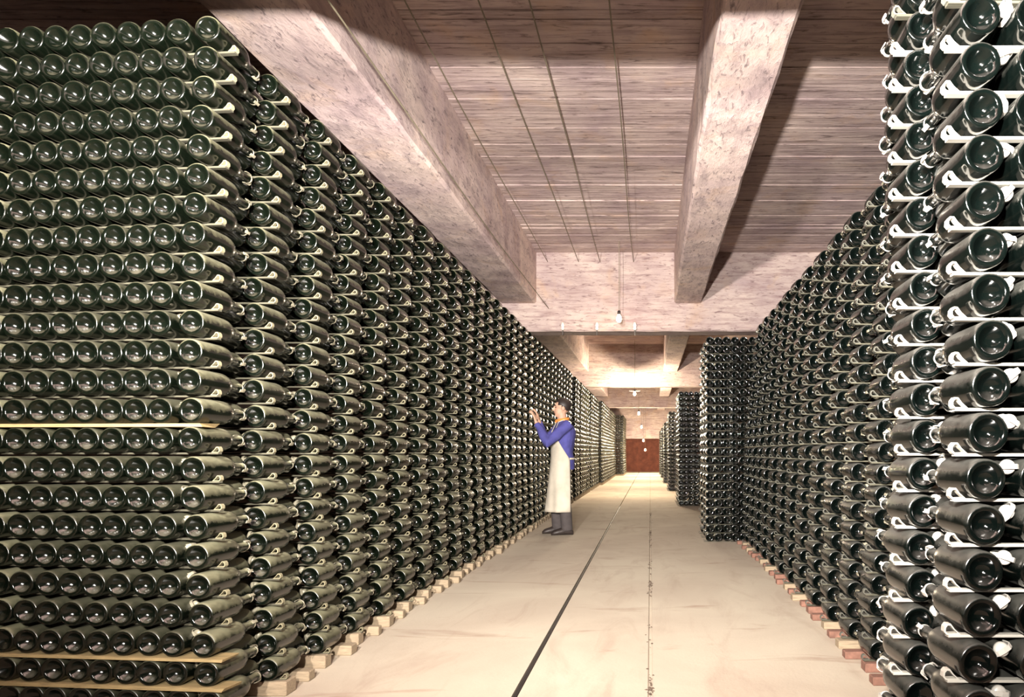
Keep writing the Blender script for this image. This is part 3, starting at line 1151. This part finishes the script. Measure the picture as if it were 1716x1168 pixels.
add_hand(bm, WR_R, Vector((-0.22, -0.02, 1.0)), Vector((-1, 0.0, -0.2)), 1)
man = bm_obj('person', bm, M['skin'], smooth=True)
man.location = P_ROOT
remeshed(man, 0.0065, 3)
tag(man, 'man in blue shirt and long white apron reaching up to the left bottle stack', 'person')

bm = bmesh.new()
loft(bm, [(f, l, z, w + 0.014 + (0.012 if z < 1.0 else 0), d + 0.014 + (0.010 if z < 1.0 else 0)) for f, l, z, w, d in TORSO[:-1]] + [(0.004, 0, 1.405, 0.072, 0.070)])
for sh, el, wr in ((SH_L, EL_L, WR_L), (SH_R, EL_R, WR_R)):
    end = el.lerp(wr, 0.93)
    add_tube(bm, [sh + (sh - el) * 0.12, sh.lerp(el, 0.3), sh.lerp(el, 0.72), el + Vector((0.0, 0, -0.012)), el.lerp(wr, 0.3), el.lerp(wr, 0.65), end],
             [0.066, 0.068, 0.062, 0.060, 0.056, 0.046, 0.039], 14, up=LF)
sh_o = remeshed(bm_obj('shirt', bm, M['shirt'], man, True), 0.011, 3)
tex = bpy.data.textures.new('folds', 'CLOUDS')
tex.noise_scale = 0.11
dm = sh_o.modifiers.new('folds', 'DISPLACE')
dm.texture = tex
dm.strength = 0.022
dm.mid_level = 0.5
sh_o['label'] = 'loose blue work shirt'

bm = bmesh.new()
loft(bm, [(0, 0, 0.95, 0.168, 0.118), (0, 0, 0.86, 0.172, 0.122), (0.0, 0, 0.80, 0.165, 0.115)][::-1])
for s in (1, -1):
    add_tube(bm, [P(*q) for q in LEGS[s][:-1]] + [P(LEGS[s][-1][0], LEGS[s][-1][1], 0.050)], [0.098, 0.090, 0.078, 0.074, 0.072], 14, up=FW)
o = remeshed(bm_obj('trousers', bm, M['trousers'], man, True), 0.012, 3)
for s in (1, -1):
    f0, l0, z0 = LEGS[s][-1]
    bm = bmesh.new()
    rings = []
    for f, w, h in ((-0.075, 0.026, 0.050), (-0.060, 0.036, 0.080), (0.0, 0.040, 0.095), (0.05, 0.044, 0.098), (0.11, 0.048, 0.078), (0.165, 0.043, 0.060), (0.195, 0.022, 0.034)):
        rings.append([bm.verts.new(P(f0 + f, l0 + w * math.cos(a), max(0.0, h * 0.5 + h * 0.5 * math.sin(a)))) for a in [2 * PI * k / 14 for k in range(14)]])
    for a, b_ in zip(rings, rings[1:]):
        for k in range(14):
            bm.faces.new((a[k], a[(k + 1) % 14], b_[(k + 1) % 14], b_[k]))
    bm.faces.new(rings[0])
    bm.faces.new(rings[-1][::-1])
    bm_obj('shoe', bm, M['shoe'], man, True)

# apron: one sheet wrapped round the front, bib narrowing to the chest
bm = bmesh.new()
NZ, NA = 26, 40
grid = []
for i in range(NZ + 1):
    z = 0.285 + (1.185 - 0.285) * i / NZ
    t = max(0.0, min(1.0, (z - 0.93) / 0.255))
    half = math.radians(112 - 66 * t ** 0.9)
    low = max(0.0, (0.95 - z) / 0.67)
    w, d = 0.196 + 0.012 * low, 0.146 + 0.060 * low
    row = []
    for j in range(NA + 1):
        a = -half + 2 * half * j / NA
        r = 1 + 0.045 * low * math.sin(a * 6.0 + 0.8) + 0.02 * low * math.sin(a * 11 + z * 6)
        row.append(bm.verts.new(P(0.012 * low + math.cos(a) * d * r, math.sin(a) * w * r, z)))
    grid.append(row)
for a, b_ in zip(grid, grid[1:]):
    for j in range(NA):
        bm.faces.new((a[j], a[j + 1], b_[j + 1], b_[j]))
ap = bm_obj('apron', bm, M['apron'], man, True)
so = ap.modifiers.new('thickness', 'SOLIDIFY')
so.thickness = 0.006
ap['label'] = 'long white canvas apron'
bm = bmesh.new()
add_tube(bm, [P(math.cos(a) * 0.149, math.sin(a) * 0.199, 0.935) for a in [math.radians(110 + 140 * k / 16) for k in range(17)]], [(0.004, 0.012)] * 17, 8)
bm_obj('apron_string', bm, M['apron'], ap, True)
for s in (1, -1):
    bm = bmesh.new()
    add_tube(bm, [P(0.125, s * 0.115, 1.175), P(0.118, s * 0.105, 1.27), P(0.070, s * 0.085, 1.385), P(0.0, s * 0.080, 1.412), P(-0.06, s * 0.055, 1.40)], 0.006, 8)
    bm_obj('neck_strap', bm, M['apron'], ap, True)

bm = bmesh.new()
ring = [P(0.004, 0, 1.415) + LF * 0.066 * math.cos(2 * PI * k / 20) + FW * 0.068 * math.sin(2 * PI * k / 20) - UP * 0.012 * math.sin(2 * PI * k / 20) for k in range(21)]
add_tube(bm, ring, 0.020, 10, cap=False)
ellipsoid(bm, P(0.078, 0, 1.395), (FW * 0.022, LF * 0.030, UP * 0.026), 12, 8)
remeshed(bm_obj('neckerchief', bm, M['scarf'], man, True), 0.008, 2)['label'] = 'orange neckerchief'

# hair: a shell over the skull, open at the face
bm = bmesh.new()
ellipsoid(bm, H(-0.016, 0, 1.592), (HF * 0.106, HL * 0.084, UP * 0.095), 28, 20)
dead = []
for f in bm.faces:
    c = f.calc_center_median() - H(0, 0, 0)
    fa, zz = c.dot(HF), c.z
    if fa > 0.052 and zz < 1.640 or fa > 0.012 and zz < 1.590 or fa > -0.045 and zz < 1.560 or zz < 1.520:
        dead.append(f)
bmesh.ops.delete(bm, geom=dead, context='FACES')
hr = bm_obj('hair', bm, M['hair'], man, True)
so = hr.modifiers.new('thickness', 'SOLIDIFY')
so.thickness = 0.016
so.offset = -1
hr['label'] = 'short black hair'
for s in (1, -1):
    bm = bmesh.new()
    ellipsoid(bm, H(0.078, s * 0.030, 1.568), (HF * 0.010, HL * 0.013, UP * 0.007), 10, 6)
    bm_obj('eye', bm, M['eye'], man, True)
    bm = bmesh.new()
    add_tube(bm, [H(0.088, s * 0.014, 1.590), H(0.087, s * 0.030, 1.595), H(0.076, s * 0.047, 1.588)], [0.004, 0.006, 0.003], 8)
    bm_obj('eyebrow', bm, M['hair'], man, True)
bm = bmesh.new()
add_tube(bm, [H(0.080, 0.024, 1.506), H(0.094, 0, 1.507), H(0.080, -0.024, 1.506)], [0.003, 0.006, 0.003], 8)
bm_obj('mouth', bm, M['lip'], man, True)
